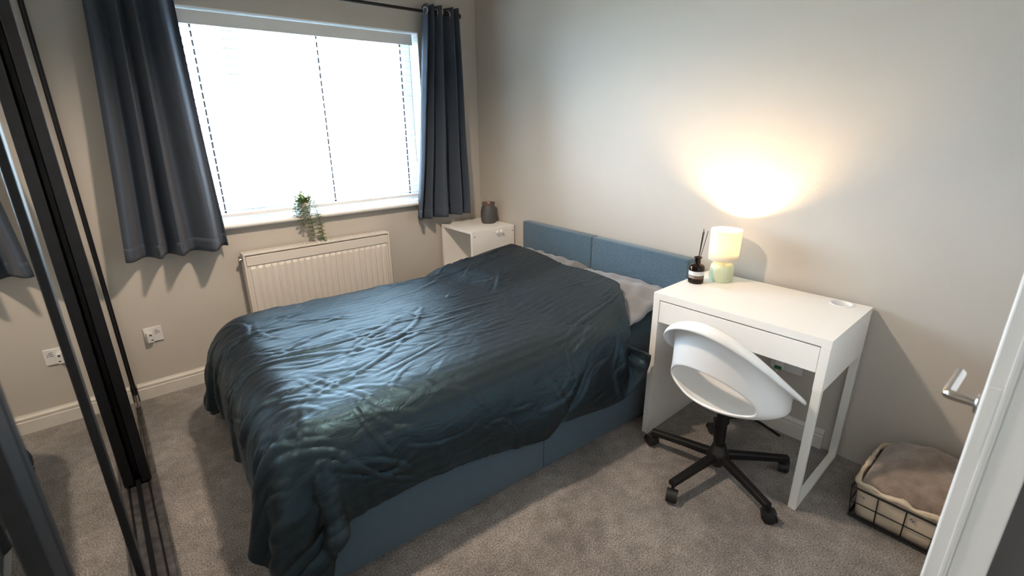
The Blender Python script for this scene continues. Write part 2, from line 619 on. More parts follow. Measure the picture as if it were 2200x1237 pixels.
def curtain(name, label, xt, xb, ztop, zbot, phase, folds, amp_t, amp_b, lean, rings, seed, asym=0., wob=.045):
    """xt, xb = (left, right) edges at heading and hem; folds grow towards the hem"""
    r = random.Random(seed)
    n, mz = 190, 60
    root = thing(name, label, 'curtain', (xt[0], RY, 0), 0)
    ox = xt[0]
    bm = bmesh.new()
    jit = [r.uniform(-.25, .25) for _ in range(folds + 3)]
    wid = [1 + r.uniform(-.22, .22) for _ in range(folds + 3)]
    grid = []
    for j in range(mz + 1):
        q = j / mz
        z = ztop + (zbot - ztop) * q
        x0 = xt[0] + (xb[0] - xt[0]) * q ** 1.15
        x1 = xt[1] + (xb[1] - xt[1]) * q ** 1.15
        amp = amp_t + (amp_b - amp_t) * q
        row = []
        for i in range(n + 1):
            s = i / n
            ph = phase + (s + wob * math.sin(2 * PI * 1.3 * s + seed)) * folds * 2 * PI + .35 * math.sin(3.1 * q + s * 7 + seed) * q + asym * math.sin(2 * PI * s)
            k = int(s * folds)
            w = math.sin(ph)
            # sharper front ridge, flatter valley, individual depth per fold
            wv = w + .16 * math.sin(2 * ph + .6)
            a = amp * (1 + jit[k] * q * 1.2)
            xs = s + .055 * math.sin(ph * 1.0 + .9) * (1 - .3 * q) / folds * 2.2
            x = x0 + (x1 - x0) * xs
            y = lean * q - a * wv - .006 * math.sin(11 * q + 5 * s) * q
            row.append(bm.verts.new((x - ox, y, z + .004 * math.sin(ph) * q)))
        grid.append(row)
    for j in range(mz):
        for i in range(n):
            bm.faces.new((grid[j][i], grid[j][i + 1], grid[j + 1][i + 1], grid[j + 1][i]))
    o = link('cloth', bm, M_curt, root, True)
    solidify(o, .0025)
    # hem band: a doubled strip just proud of the cloth
    bm = bmesh.new()
    me = o.data
    hz = int(mz * .045) + 1
    cols = n + 1
    def vco(j, i): return Vector(me.vertices[j * cols + i].co)
    strip = []
    for j in range(mz - hz, mz + 1):
        row = []
        for i in range(cols):
            p = vco(j, i)
            a = vco(j, max(0, i - 1)); b = vco(j, min(n, i + 1))
            nrm = (b - a).cross(Vector((0, 0, 1))).normalized()
            row.append(bm.verts.new(p + nrm * .0014 + Vector((0, 0, -.002 if j == mz else 0))))
        strip.append(row)
    for j in range(len(strip) - 1):
        for i in range(n):
            bm.faces.new((strip[j][i], strip[j][i + 1], strip[j + 1][i + 1], strip[j + 1][i]))
    hm = link('hem', bm, M_curt, root, True)
    solidify(hm, .0005)
    # eyelet rings where the cloth crosses the rod
    for k in range(rings):
        s = (k + .5 - (phase / (2 * PI) * 2) % 1) / rings
        if s < 0 or s > 1: continue
        i = int(s * n)
        j = max(0, int((ztop - RZ) / (ztop - zbot) * mz))
        p = vco(j, i)
        a = vco(j, max(0, i - 2)); b = vco(j, min(n, i + 2))
        t = (b - a).normalized()
        nrm = t.cross(Vector((0, 0, 1))).normalized()
        bm = bmesh.new()
        R, rr = .021, .0045
        vs_ = []
        for u in range(20):
            au = 2 * PI * u / 20
            ring = []
            c = Vector((p.x, p.y, RZ))
            rad = t * math.cos(au) + Vector((0, 0, 1)) * math.sin(au)
            for v in range(8):
                av = 2 * PI * v / 8
                ring.append(bm.verts.new(c + rad * (R + rr * math.cos(av)) + nrm * (rr * math.sin(av))))
            vs_.append(ring)
        for u in range(20):
            for v in range(8):
                bm.faces.new((vs_[u][v], vs_[(u + 1) % 20][v], vs_[(u + 1) % 20][(v + 1) % 8], vs_[u][(v + 1) % 8]))
        link('eyelet_ring', bm, M_chrome, root, True)
    return root
curtain('curtain', 'long blue grey curtain hanging left of the window beside the mirrors', (-2.265, -1.905), (-2.372, -1.885), 2.236, .838, .3, 4, .050, .074, -.060, 8, 3)
curtain('curtain', 'narrow blue grey curtain hanging right of the window above the white cabinet', (-.500, -.245), (-.655, -.205), 2.233, .822, 1.2, 4, .05, .058, .0, 8, 11, asym=.5)

# ------------------------------------------------------------------ radiator
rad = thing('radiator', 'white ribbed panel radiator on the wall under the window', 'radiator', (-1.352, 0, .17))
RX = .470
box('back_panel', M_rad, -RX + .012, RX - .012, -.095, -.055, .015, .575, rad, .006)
nr = 22
ribw = (2 * RX - .05) / nr
rib_me = None
for i in range(nr):
    x = -RX + .025 + ribw * (i + .5)
    if rib_me is None:
        bm = bmesh.new()
        h = ribw / 2
        prof = [(-h * .93, 0), (-h * .62, .0085), (-h * .5, .0095), (h * .5, .0095), (h * .62, .0085), (h * .93, 0)]
        bm2 = []
        for z, sc in ((.03, .2), (.05, 1.), (.50, 1.), (.516, .2)):
            bm2.append([bm.verts.new((px, -py * sc, z)) for px, py in prof])
        for A, B in zip(bm2, bm2[1:]):
            for k in range(len(prof) - 1):
                bm.faces.new((A[k], A[k + 1], B[k + 1], B[k]))
        bm.faces.new(bm2[0]); bm.faces.new(bm2[-1])
        o = link('rib', bm, M_rad, rad)
        rib_me = o.data
    else:
        o = bpy.data.objects.new('rib', rib_me); COL.objects.link(o); o.parent = rad
    o.location = (x, -.0945, 0)
box('top_band', M_rad, -RX + .014, RX - .014, -.102, -.094, .522, .580, rad, .003)
bm = bmesh.new()
abox(bm, -RX, RX, -.106, -.03, .586, .600, .004)
for i in range(30):
    x = -RX + .03 + i * (2 * RX - .06) / 29
    abox(bm, x - .004, x + .004, -.090, -.045, .599, .602)
link('top_grille', bm, M_rad, rad)
for s in (-1, 1):
    box('side_panel', M_rad, s * RX - (.012 if s > 0 else 0), s * RX + (0 if s > 0 else .012), -.104, -.03, .01, .592, rad, .003)
bm = bmesh.new()
atube(bm, [(-RX - .016, -.066, .560), (-RX + .004, -.066, .560)], .011, 10)
link('bleed_plug', bm, M_chrome, rad, True, angle=40)
for s in (-1, 1):
    tube('pipe', M_rad, [(s * RX, -.07, .03), (s * (RX + .05), -.07, .03), (s * (RX + .05), -.07, -.168)], .0075, 10, rad)
for x in (-.3, .3):
    box('wall_bracket', M_rad, x - .015, x + .015, -.056, -.001, .1, .5, rad)

# ------------------------------------------------------------------ telephone socket by the mirrors
ts = thing('telephone_socket', 'square white telephone socket with plugged adapter on wall left of bed', 'socket', (-2.324, 0, .375))
box('face_plate', M_socket, -.043, .043, -.010, -.0003, -.043, .043, ts, .003)
pl = box('plug_adapter', M_socket, -.033, -.004, -.036, -.010, -.038, .020, ts, .003)
box('port', M_inkd, -.020, -.010, -.0368, -.0355, .002, .011, pl)
box('port', M_inkd, -.017, -.007, -.0368, -.0355, -.026, -.020, pl)
for k, (a, b) in enumerate(((.008, .024), (.006, .030), (.006, .022))):
    box('printed_line', M_inkd, a, b, -.0105, -.0099, .021 - k * .009, .0235 - k * .009, ts)
box('printed_line', M_inkd, .026, .032, -.0105, -.0099, .003, .006, ts)

# ------------------------------------------------------------------ corner cabinet (open cube standing on its tall body)
cab = thing('bedside_cabinet', 'white open-fronted bedside cabinet in the corner', 'cabinet', (-.408, -.445, 0), 0)
CW, CD, CH = .395, .405, .752
box('top', M_furn, 0, CW, 0, CD, CH - .022, CH, cab, .0012)
box('side_panel', M_furn, 0, CW, 0, .022, 0, CH - .022, cab, .0012)
box('side_panel', M_furn, 0, CW, CD - .022, CD, 0, CH - .022, cab, .0012)
box('back_panel', M_furn, CW - .012, CW - .002, .022, CD - .022, .02, CH - .022, cab)
box('shelf', M_furn, .012, CW - .012, .022, CD - .022, .36, .378, cab)
box('bottom', M_furn, .004, CW - .012, .022, CD - .022, .05, .068, cab)
for x in (.022, CW - .018):
    o = lathe('screw_head', M_inkd, [(0, 0), (.0045, 0), (.0045, .0012), (0, .0014)], 12, cab, (x, 0, CH - .042))
    o.rotation_euler = (PI / 2, 0, 0)
for x in (.222, .262):
    o = lathe('knob', M_furn, [(0, 0), (.006, 0), (.006, .006), (.011, .010), (.013, .016), (.010, .022), (0, .024)], 16, cab, (x, 0, CH - .032))
    o.rotation_euler = (PI / 2, 0, 0)

vase = thing('wax_warmer', 'small dark speckled jar with copper rim on the corner cabinet', 'jar', (-.108, -.252, CH))
lathe('body', M_vase, [(0, 0), (.048, 0), (.054, .004), (.060, .03), (.0625, .062), (.060, .09), (.053, .122), (.047, .138), (.045, .142)], 40, vase)
lathe('rim', M_copper, [(.043, .136), (.0465, .140), (.051, .150), (.052, .156), (.050, .157), (.044, .150), (.041, .14)], 40, vase, close=True)
lathe('dish', M_copper, [(0, .134), (.03, .135), (.043, .142)], 40, vase)

# ------------------------------------------------------------------ bed
OX, OY, BA = -.074, -1.990, PI - .0455
BW, BL, BH = 1.37, 2.112, .345
bed = thing('bed', 'blue grey upholstered double bed base with low headboard against the wall', 'bed', (OX, OY, 0), BA)
# local: x = from head to foot, y = -(from near side to far side)
for k in range(2):
    bm = bmesh.new()
    y0, y1 = -BW * k / 2 - .0005, -BW * (k + 1) / 2 + .0005
    abox(bm, .0, .068, y0, y1, .03, .815, .010, 3)
    link('headboard_panel', bm, M_bed, bed, True, angle=50)
for side, y in (('near', 0), ('far', -BW + .03)):
    for k in range(2):
        x0 = .07 + k * (1.05 - .07); x1 = 1.05 if k == 0 else BL - .002
        bm = bmesh.new()
        abox(bm, x0 + .0004, x1 - .0004, y - .03 if side == 'near' else y - .03 + .0, y, .012, BH, .007, 2)
        link('side_panel', bm, M_bed, bed, True, angle=50)
bm = bmesh.new()
abox(bm, BL - .03, BL, -BW + .032, -.032, .012, BH, .007, 2)
link('foot_panel', bm, M_bed, bed, True, angle=50)
box('slat_deck', M_dark, .072, BL - .032, -BW + .032, -.032, BH - .07, BH - .03, bed)
for x in (.12, BL - .1):
    for y in (-.08, -BW + .08):
        box('foot_glide', M_black, x - .025, x + .025, y - .025, y + .025, 0, .03, bed)

def tobed(u, w, z):
    c, s = math.cos(BA), math.sin(BA)
    return (OX + u * c + w * s, OY + u * s - w * c, z)

# mattress with fitted sheet
bm = bmesh.new()
abox(bm, .075, BL - .035, -BW + .02, -.012, BH - .029, .525, .095, 5)
mt = link('mattress', bm, M_sheet, None, True, (OX, OY, 0))
mt.rotation_euler = (0, 0, BA)
tag(mt, 'mattress in dark teal fitted sheet showing below the black duvet near the desk', 'mattress')

# pillows
PIL = [(.315, .355, .10), (.305, 1.025, .06)]       # centre u, centre w, skew
PA, PB, PT = .235, .345, .072
def pillow(label, u, w, skew, seed):
    r = random.Random(seed)
    n1, n2 = 28, 40
    bm = bmesh.new()
    top, bot = [], []
    for j in range(n2 + 1):
        rt, rb = [], []
        b = -1 + 2 * j / n2
        for i in range(n1 + 1):
            a = -1 + 2 * i / n1
            ea = (1 - abs(a) ** 2.6); eb = (1 - abs(b) ** 2.6)
            th = max(0, ea * eb) ** .55
            pin = 1 - .09 * (a * a) * (1 - b * b) * 0 - .06 * (b * b) * (1 - abs(a)) - .06 * (a * a) * (1 - abs(b))
            x = a * PA * pin; y = b * PB * pin
            edge = max(abs(a), abs(b)) ** 6
            wr = .012 * edge * math.sin(b * 19 + seed) + .006 * math.sin(9 * a + 5 * b + seed) + .004 * math.sin(21 * b - 6 * a)
            zt = PT * .8 + PT * th + wr
            zb = PT * .8 - PT * .78 * th + wr * edge
            rt.append(bm.verts.new((x, y, zt)))
            onb = i in (0, n1) or j in (0, n2)
            rb.append(rt[-1] if onb else bm.verts.new((x, y, min(zb, zt - .002))))
        top.append(rt); bot.append(rb)
    for j in range(n2):
        for i in range(n1):
            bm.faces.new((top[j][i], top[j][i + 1], top[j + 1][i + 1], top[j + 1][i]))
            q = [bot[j][i], bot[j + 1][i], bot[j + 1][i + 1], bot[j][i + 1]]
            if len(set(q)) == 4 and not all(v in (top[j][i], top[j + 1][i], top[j + 1][i + 1], top[j][i + 1]) for v in q):
                bm.faces.new(q)
    o = link('pillow', bm, M_pillow, None, True)
    p = tobed(u, w, .528)
    o.location = p
    o.rotation_euler = (0, math.radians(8), BA + skew)
    return tag(subsurf(o), label, 'pillow', 'pillows under the duvet')
pillow('grey pillow at headboard nearest the desk, partly under the duvet', *PIL[0], 2)
pillow('grey pillow at headboard nearest the corner cabinet, partly under the duvet', *PIL[1], 5)

# duvet: cover draped by a small position-based cloth solver
def drape():
    nu, nw = 92, 78
    q = np.linspace(0, 1, nu)[:, None]; s = np.linspace(0, 1, nw)[None, :]
    wlo = -.178 - .28 * (1 - np.clip(q / .6, 0, 1)) ** 1.2 - .13 * np.clip((q - .80) / .16, 0, 1)
    w = wlo + s * (BW - wlo + .24)
    wn = np.clip(w / BW, -.2, 1.2)
    u0 = .365 - .115 * np.clip(wn[:1], 0, 1) ** .8
    u1 = BL + .275
    u = u0 + (u1 - u0) * q
    w = w + 0 * u
    P = np.stack([u, w, np.full_like(u, .79)], -1)
    P[..., 2] += .02 * np.sin(7 * u + 4 * np.sin(5 * w)) + .02 * np.sin(19 * w + 3 * np.sin(4 * u) + 4 * u) + .006 * rng.standard_normal(u.shape)
    V = np.zeros_like(P)
    flat = np.stack([u, w], -1)
    def rest(a, b): return np.sqrt(((a - b) ** 2).sum(-1))
    cons = []
    def add(sa, sb, k, extra):
        A = flat[sa]; B = flat[sb]
        cons.append((sa, sb, rest(A, B) * extra, k))
    sl = slice
    EU, EW = 1.03, 1.06
    for st in (0, 1):
        n = (nu - st) // 2 * 2
        add((sl(st, st + n, 2),), (sl(st + 1, st + n, 2),), 1., EU)
        n = (nw - st) // 2 * 2
        add((sl(None), sl(st, st + n, 2)), (sl(None), sl(st + 1, st + n, 2)), 1., EW)
    for st in (0, 1):
        n = (nu - st) // 2 * 2
        add((sl(st, st + n, 2), sl(0, nw - 1)), (sl(st + 1, st + n, 2), sl(1, nw)), .35, 1.02)
        add((sl(st, st + n, 2), sl(1, nw)), (sl(st + 1, st + n, 2), sl(0, nw - 1)), .35, 1.02)
    bend = []
    for st in range(4):
        n = (nu - st) // 4 * 4
        if n: bend.append(((sl(st, st + n, 4),), (sl(st + 2, st + n, 4),)))
        n = (nw - st) // 4 * 4
        if n: bend.append(((sl(None), sl(st, st + n, 4)), (sl(None), sl(st + 2, st + n, 4))))
    for a, b in bend:
        add(a, b, .05, 1.0)
    hu, hw = (BL - .01 - .06) / 2 + .006, BW / 2 + .006
    BOXES = [(np.array([(.06 + BL - .01) / 2, BW / 2, .19]), np.array([hu, hw, .19]), .03),
             (np.array([(.06 + BL - .01) / 2, BW / 2, .365]), np.array([hu, hw, .20]), .165)]
    def collide(P, Q):
        th = .016
        hit = np.zeros(P.shape[:2], bool)
        gz = np.zeros(P.shape[:2])
        for cc, hh, R in BOXES:
            d = P - cc
            k = np.abs(d) - (hh - R)
            out = np.maximum(k, 0)
            sd = np.sqrt((out ** 2).sum(-1)) + np.minimum(k.max(-1), 0) - R
            h1 = sd < th
            g = out * np.sign(d)
            gl = np.linalg.norm(g, axis=-1, keepdims=True)
            ax = k.argmax(-1)
            alt = np.zeros_like(P)
            for a_ in range(3):
                alt[..., a_] = np.where(ax == a_, np.sign(d[..., a_]), 0)
            g = np.where(gl > 1e-9, g / np.maximum(gl, 1e-9), alt)
            P += np.where(h1, th - sd, 0)[..., None] * g
            gz = np.where(h1, np.maximum(gz, np.abs(g[..., 2])), gz)
            hit |= h1
        # pillows as mounds
        hp = np.zeros(P.shape[:2])
        for (pu, pw, sk) in PIL:
            dd = P[..., 0] - pu
            a = np.where(dd > 0, dd / (PA + .32), -dd / (PA + .05)); dw = P[..., 1] - pw
            inner = (dw > 0) == (pw < BW / 2)
            b = np.abs(dw) / (PB + np.where(inner, .10, .03))
            f = np.clip(1 - a ** 1.8, 0, 1) * np.clip(1 - b ** 2.6, 0, 1)
            tilt = -math.tan(math.radians(8)) * np.clip(dd, -.3, .23)
            hp = np.maximum(hp, np.where(f > 0, .535 + .8 * PT + PT * f ** .6 + .022 + tilt - .05 * (1 - f ** .5), 0))
        low = (P[..., 2] < hp) & (P[..., 2] > .50)
        P[..., 2] = np.where(low, hp, P[..., 2])
        fl = P[..., 2] < .022
        P[..., 2] = np.where(fl, .022, P[..., 2])
        # friction
        con = (hit | low | fl)[..., None]
        mv = P - Q
        P[:] = np.where(con, Q + mv * np.where(gz[..., None] > .7, .25, .8), P)
        P[..., 2] = np.maximum(P[..., 2], .022)
    dt = 1 / 60.
    for step in range(170):
        V[..., 2] -= 2.5 * dt
        V *= .965
        Q = P.copy()
        P = P + V * dt
        for it in range(14):
            for sa, sb, L0, k in cons:
                A = P[sa]; B = P[sb]
                d = B - A
                L = np.sqrt((d ** 2).sum(-1)) + 1e-9
                c = (L - L0) / L * (.5 * k)
                if k < .2:
                    c = np.where(L < L0, c, 0)       # bending only resists folding
                corr = d * c[..., None]
                P[sa] = A + corr
                P[sb] = B - corr
        collide(P, Q)
        V = (P - Q) / dt
        sp = np.linalg.norm(V, axis=-1, keepdims=True)
        V *= np.minimum(1, 1.5 / np.maximum(sp, 1e-6))
    return P, flat

P, flat = drape()
def upsample(A, k):
    """Catmull-Rom refinement of a regular grid, k points per cell, along both axes"""
    for ax in (0, 1):
        A = np.moveaxis(A, ax, 0)
        n = A.shape[0]
        t = np.arange((n - 1) * k + 1) / k
        i = np.minimum(t.astype(int), n - 2)
        f = (t - i).reshape((-1,) + (1,) * (A.ndim - 1))
        p0 = A[np.maximum(i - 1, 0)]; p1 = A[i]; p2 = A[i + 1]; p3 = A[np.minimum(i + 2, n - 1)]
        A = .5 * (2 * p1 + (p2 - p0) * f + (2 * p0 - 5 * p1 + 4 * p2 - p3) * f ** 2 + (3 * p1 - p0 - 3 * p2 + p3) * f ** 3)
        A = np.moveaxis(A, 0, ax)
    return A
head = np.clip((1.05 - flat[..., :1]) / .2, 0, 1)          # the cover lies smoother over the pillows
for it in range(20):
    E_ = np.pad(P, ((1, 1), (1, 1), (0, 0)), mode='reflect', reflect_type='odd')
    Q = .6 * P + .1 * (E_[2:, 1:-1] + E_[:-2, 1:-1] + E_[1:-1, 2:] + E_[1:-1, :-2])
    P = Q if it < 5 else P + (Q - P) * head
P = upsample(P, 4)
flat = upsample(flat, 4)
du_ = np.gradient(P, axis=0); dw_ = np.gradient(P, axis=1)
Nn = np.cross(du_, dw_)
Nn /= np.linalg.norm(Nn, axis=-1, keepdims=True) + 1e-12
Nn *= np.sign(Nn[..., 2:].mean())
FU, FW = flat[..., 0], flat[..., 1]
hgt = np.zeros_like(FU)
def crease(cu, cw, ang, length, width, amp, curve=0.):
    x = (FU - cu) * math.cos(ang) + (FW - cw) * math.sin(ang)
    y = -(FU - cu) * math.sin(ang) + (FW - cw) * math.cos(ang) + curve * x * x
    e = np.exp(-(x / length) ** 4)
    return amp * e * (np.exp(-(y / width) ** 2) - .45 * np.exp(-((y - width * 1.7) / (width * 1.3)) ** 2))
# long soft folds where the cover is pulled over the pillows and along its length
for _ in range(34):
    hgt += crease(rng.uniform(.5, 2.0), rng.uniform(.0, BW), rng.normal(.0, .28), rng.uniform(.12, .34), rng.uniform(.007, .014), rng.uniform(.0035, .0065), rng.normal(0, .8))
# crumples near the foot and short creases all over
for _ in range(70):
    hgt += crease(rng.uniform(1.55, 2.2), rng.uniform(-.1, BW + .1), rng.normal(.25, .6), rng.uniform(.05, .14), rng.uniform(.006, .011), rng.uniform(.002, .005), rng.normal(0, 2))
for _ in range(120):
    hgt += crease(rng.uniform(.3, 2.2), rng.uniform(-.3, BW + .1), rng.normal(.1, .5), rng.uniform(.04, .12), rng.uniform(.006, .010), rng.uniform(.0015, .004), rng.normal(0, 2))
# vertical tucks on the hanging foot and near side
for k in range(26):
    hgt += crease(rng.uniform(BL, BL + .3), rng.uniform(-.3, BW + .2), rng.normal(0, .12), rng.uniform(.12, .25), rng.uniform(.012, .022), rng.uniform(.006, .013))
for k in range(16):
    hgt += crease(rng.uniform(.3, BL), rng.uniform(-.33, -.1), PI / 2 + rng.normal(.0, .2), rng.uniform(.06, .13), rng.uniform(.012, .022), rng.uniform(.003, .008))
P = P + Nn * hgt[..., None]
P[..., 2] = np.maximum(P[..., 2], .02)
nu, nw = P.shape[:2]
verts = np.stack([P[..., 0], -P[..., 1], P[..., 2]], -1).reshape(-1, 3)
ii, jj = np.meshgrid(np.arange(nu - 1), np.arange(nw - 1), indexing='ij')
a_ = (ii * nw + jj).ravel()
faces = np.stack([a_, a_ + 1, a_ + nw + 1, a_ + nw], -1)
me = bpy.data.meshes.new('duvet')
me.from_pydata(verts.tolist(), [], faces.tolist())
me.update()
if sum(p.normal.z for p in me.polygons) < 0:
    me.flip_normals()
uvl = me.uv_layers.new(name='UVMap')
vi = np.empty(len(me.loops), dtype=np.int32)
me.loops.foreach_get('vertex_index', vi)
uvl.data.foreach_set('uv', flat.reshape(-1, 2)[vi].astype(np.float32).ravel())
me.materials.append(M_duvet)
me.polygons.foreach_set('use_smooth', [True] * len(me.polygons))
du = bpy.data.objects.new('duvet', me)
COL.objects.link(du)
du.location = (OX, OY, 0)
du.rotation_euler = (0, 0, BA)
solidify(du, .016, 1.)
tag(du, 'rumpled black satin-stripe duvet covering the bed and hanging over its foot', 'duvet')

# ------------------------------------------------------------------ desk
DXB, DY0, DRZ = -.0362, -2.0413, .024
desk = thing('desk', 'small white desk with one wide drawer and open steel legs', 'desk', (DXB, DY0, 0), DRZ)
DW, DD, DH, DT = .73, .50, .75, .031
HX, HY, HR = -.050, -.628, .040      # cable hole
bm = bmesh.new()
z0, z1 = DH - DT, DH
hs = .047
xs = [-DD, HX - hs, HX + hs, 0]; ys = [-DW, HY - hs, HY + hs, 0]
def quad(pts): bm.faces.new([bm.verts.new(p) for p in pts])
for z in (z0, z1):
    for i in range(3):
        for j in range(3):
            if i == 1 and j == 1: continue
            quad([(xs[i], ys[j], z), (xs[i + 1], ys[j], z), (xs[i + 1], ys[j + 1], z), (xs[i], ys[j + 1], z)])
    N = 32
    for k in range(N):
        a0, a1 = 2 * PI * k / N, 2 * PI * (k + 1) / N
        def sq(a):
            c, s = math.cos(a), math.sin(a)
            m_ = max(abs(c), abs(s))
            return (HX + hs * c / m_, HY + hs * s / m_, z)
        def ci(a): return (HX + HR * math.cos(a), HY + HR * math.sin(a), z)
        quad([ci(a0), ci(a1), sq(a1), sq(a0)])
for k in range(32):
    a0, a1 = 2 * PI * k / 32, 2 * PI * (k + 1) / 32
    quad([(HX + HR * math.cos(a0), HY + HR * math.sin(a0), z0), (HX + HR * math.cos(a1), HY + HR * math.sin(a1), z0), (HX + HR * math.cos(a1), HY + HR * math.sin(a1), z1), (HX + HR * math.cos(a0), HY + HR * math.sin(a0), z1)])
c4 = [(-DD, -DW), (0, -DW), (0, 0), (-DD, 0)]
for i in range(4):
    a, b = c4[i], c4[(i + 1) % 4]
    quad([(a[0], a[1], z0), (b[0], b[1], z0), (b[0], b[1], z1), (a[0], a[1], z1)])
bmesh.ops.remove_doubles(bm, verts=bm.verts, dist=1e-5)
link('desktop', bm, M_furn, desk)
lathe('cable_ring', M_plastic, [(.0375, -.03), (.0375, .0005), (.0385, .002), (.043, .0025), (.0475, .0015), (.048, 0), (.0395, 0), (.0395, -.03)], 40, desk, (HX, HY, DH + .0003), close=True)
lathe('cable_well', M_furn, [(0, -.10), (.0375, -.10), (.0375, -.028)], 32, desk, (HX, HY, DH))
box('side_panel', M_furn, -DD, 0, -.032, -.0005, 0, DH - DT, desk, .0012)
box('drawer_front', M_furn, -DD + .001, -DD + .019, -DW + .034, -.035, .612, DH - DT - .006, desk, .0012)
bm = bmesh.new()
abox(bm, -DD + .02, -.06, -DW + .045, -DW + .057, .625, .70)
abox(bm, -DD + .02, -.06, -.062, -.05, .625, .70)
abox(bm, -DD + .02, -.06, -DW + .045, -.05, .618, .625)
link('drawer_box', bm, M_furn, desk)
box('shadow_gap', M_dark, -DD + .012, -DD + .016, -DW + .034, -.035, DH - DT - .007, DH - DT - .0002, desk)
box('back_rail', M_furn, -.020, -.004, -DW + .03, -.032, .54, DH - DT, desk)
box('end_panel', M_furn, -DD, -.002, -DW + .0005, -DW + .0325, .540, DH - DT, desk, .0012)
# steel loop leg
bm = bmesh.new()
prof_w, prof_t = .030, .016
yl0, yl1 = -DW + .001, -DW + .031
def legbar(a, b, bev=.0015):
    abox(bm, a[0], b[0], yl0, yl1, a[1], b[1], bev)
legbar((-DD, .0), (-DD + .022, .540))
link('leg', bm, M_steel_w, desk)
bm = bmesh.new()
legbar((-.024, .0), (-.002, .540))
link('leg', bm, M_steel_w, desk)
box('leg_foot_bar', M_steel_w, -DD + .022, -.024, yl0, yl1, .0, .016, desk, .0015)

# ------------------------------------------------------------------ table lamp
LX, LY = -.145, -2.165
lamp = thing('table_lamp', 'lit table lamp with cream drum shade and ribbed sage green base', 'lamp', (LX, LY, DH))
def flute(a, z):
    return 1 + .020 * (abs(math.sin(a * 27)) - .5)
prof = [(0, 0), (.050, 0), (.053, .003), (.0545, .012), (.0545, .045), (.0535, .062), (.050, .077), (.044, .088), (.034, .095), (.020, .098), (0, .099)]
lathe('base', M_sage, prof, 216, lamp, None, False, flute, 80)
lathe('stem', M_chrome, [(0, .097), (.008, .097), (.008, .135), (.050, .139), (.055, .143), (.053, .147), (.013, .150), (.013, .172), (0, .172)], 24, lamp)  # the wide disc is added to block the bulb's light towards the desk
lathe('shade', M_shade, [(.0680, .107), (.0705, .253), (.0693, .253), (.0668, .107)], 64, lamp, close=True)
lathe('bulb', M_bulb, [(0, .170), (.009, .171), (.013, .177), (.019, .188), (.0205, .199), (.017, .210), (.009, .216), (0, .218)], 20, lamp)
bm = bmesh.new()
for k in range(3):
    a = k * 2 * PI / 3
    atube(bm, [(.012 * math.cos(a), .012 * math.sin(a), .137), (.0665 * math.cos(a), .0665 * math.sin(a), .150)], .0012, 6)
link('shade_spider', bm, M_chrome, lamp, True)

# ------------------------------------------------------------------ reed diffuser
dif = thing('reed_diffuser', 'brown glass reed diffuser bottle with white label beside the lamp', 'diffuser', (-.266, -2.102, DH))
lathe('bottle', M_amber, [(0, .0), (.032, .0), (.0355, .003), (.036, .008), (.036, .074), (.034, .083), (.028, .090), (.016, .094), (.0135, .098), (.0130, .118), (.0135, .122), (.0185, .124), (.0185, .128), (.012, .1285), (.0105, .124), (.0105, .098), (.026, .086), (.033, .076), (.033, .006), (.03, .004), (0, .004)], 40, dif)
lathe('liquid', mat('amber_oil', (.035, .014, .008), .1), [(0, .0045), (.0325, .0065), (.0325, .030), (0, .030)], 32, dif)
def label_band(name, m, z0, z1, a0, a1, r, parent):
    bm = bmesh.new()
    n = 24
    A = []
    for i in range(n + 1):
        a = a0 + (a1 - a0) * i / n
        A.append([bm.verts.new((rr * math.cos(a), rr * math.sin(a), z)) for rr, z in ((r, z0), (r, z1), (r + .0004, z1), (r + .0004, z0))])
    for i in range(n):
        for k in range(4):
            bm.faces.new((A[i][k], A[i][(k + 1) % 4], A[i + 1][(k + 1) % 4], A[i + 1][k]))
    bm.faces.new(A[0]); bm.faces.new(A[-1])
    return link(name, bm, m, parent, False)
va = math.atan2(CAM[1] + 2.102, CAM[0] + .266)
lb = label_band('label', M_label, .042, .062, va - 1.35, va + 1.35, .0362, dif)
label_band('printed_mark', M_print, .047, .058, va - .98, va - .94, .0367, lb)
label_band('printed_mark', M_print, .047, .058, va - .70, va - .67, .0367, lb)
for k in range(2):
    label_band('printed_line', M_print, .0555 - k * .005, .0563 - k * .005, va - .35, va + .75, .0367, lb)
lb2 = label_band('lower_label', M_label2, .026, .0415, va - 1.35, va + 1.35, .0362, dif)
for k in range(2):
    label_band('printed_line', M_label, .036 - k * .005, .0372 - k * .005, va - 1.05, va - .25 + k * .12, .0367, lb2)
for k, (dx, dy, h) in enumerate(((.012, -.0055, .262), (.014, -.008, .250), (.0, -.034, .258), (.009, -.004, .246))):
    tube('reed', M_reed, [(-dx * .5, -dy * .3, .012), (dx, dy, h)], .0017, 6, dif)

# ------------------------------------------------------------------ swivel chair
CHX, CHY, CHA = -.545, -2.455, math.radians(-5)
ch = thing('swivel_chair', 'white plastic bucket swivel chair with black star base in front of the desk', 'chair', (CHX, CHY, 0), CHA)
def shell_pt(th, t):
    c = (1 + math.cos(th)) / 2
    h = .403 + (.765 - .403) * c ** 1.62         # rim height
    zb = .388
    aw = .205 + .02 * (1 - c); bw = .235
    rx, ry = .135, .15
    f = 0.
    tt = min(t, 1.)
    s = math.sin(min(tt / .46, 1) * PI / 2)
    s += .06 * math.exp(-((tt - .40) / .16) ** 2) * c
    g = tt ** 1.5
    x = -(rx + (aw - rx) * s) * math.cos(th)
    y = (ry + (bw - ry) * s) * math.sin(th)
    z = zb + (h - zb) * g
    if t > 1:
        e = t - 1
        fw = .050 * min(1, max(.12, (c - .06) / .16))
        n = Vector((-math.cos(th) * bw, math.sin(th) * aw, 0)).normalized()
        x += n.x * fw * math.sin(e * PI / 2); y += n.y * fw * math.sin(e * PI / 2)
        z += .010 * math.sin(e * PI) - .024 * e * e * (c ** .3)
    return Vector((x, y, z))
bm = bmesh.new()
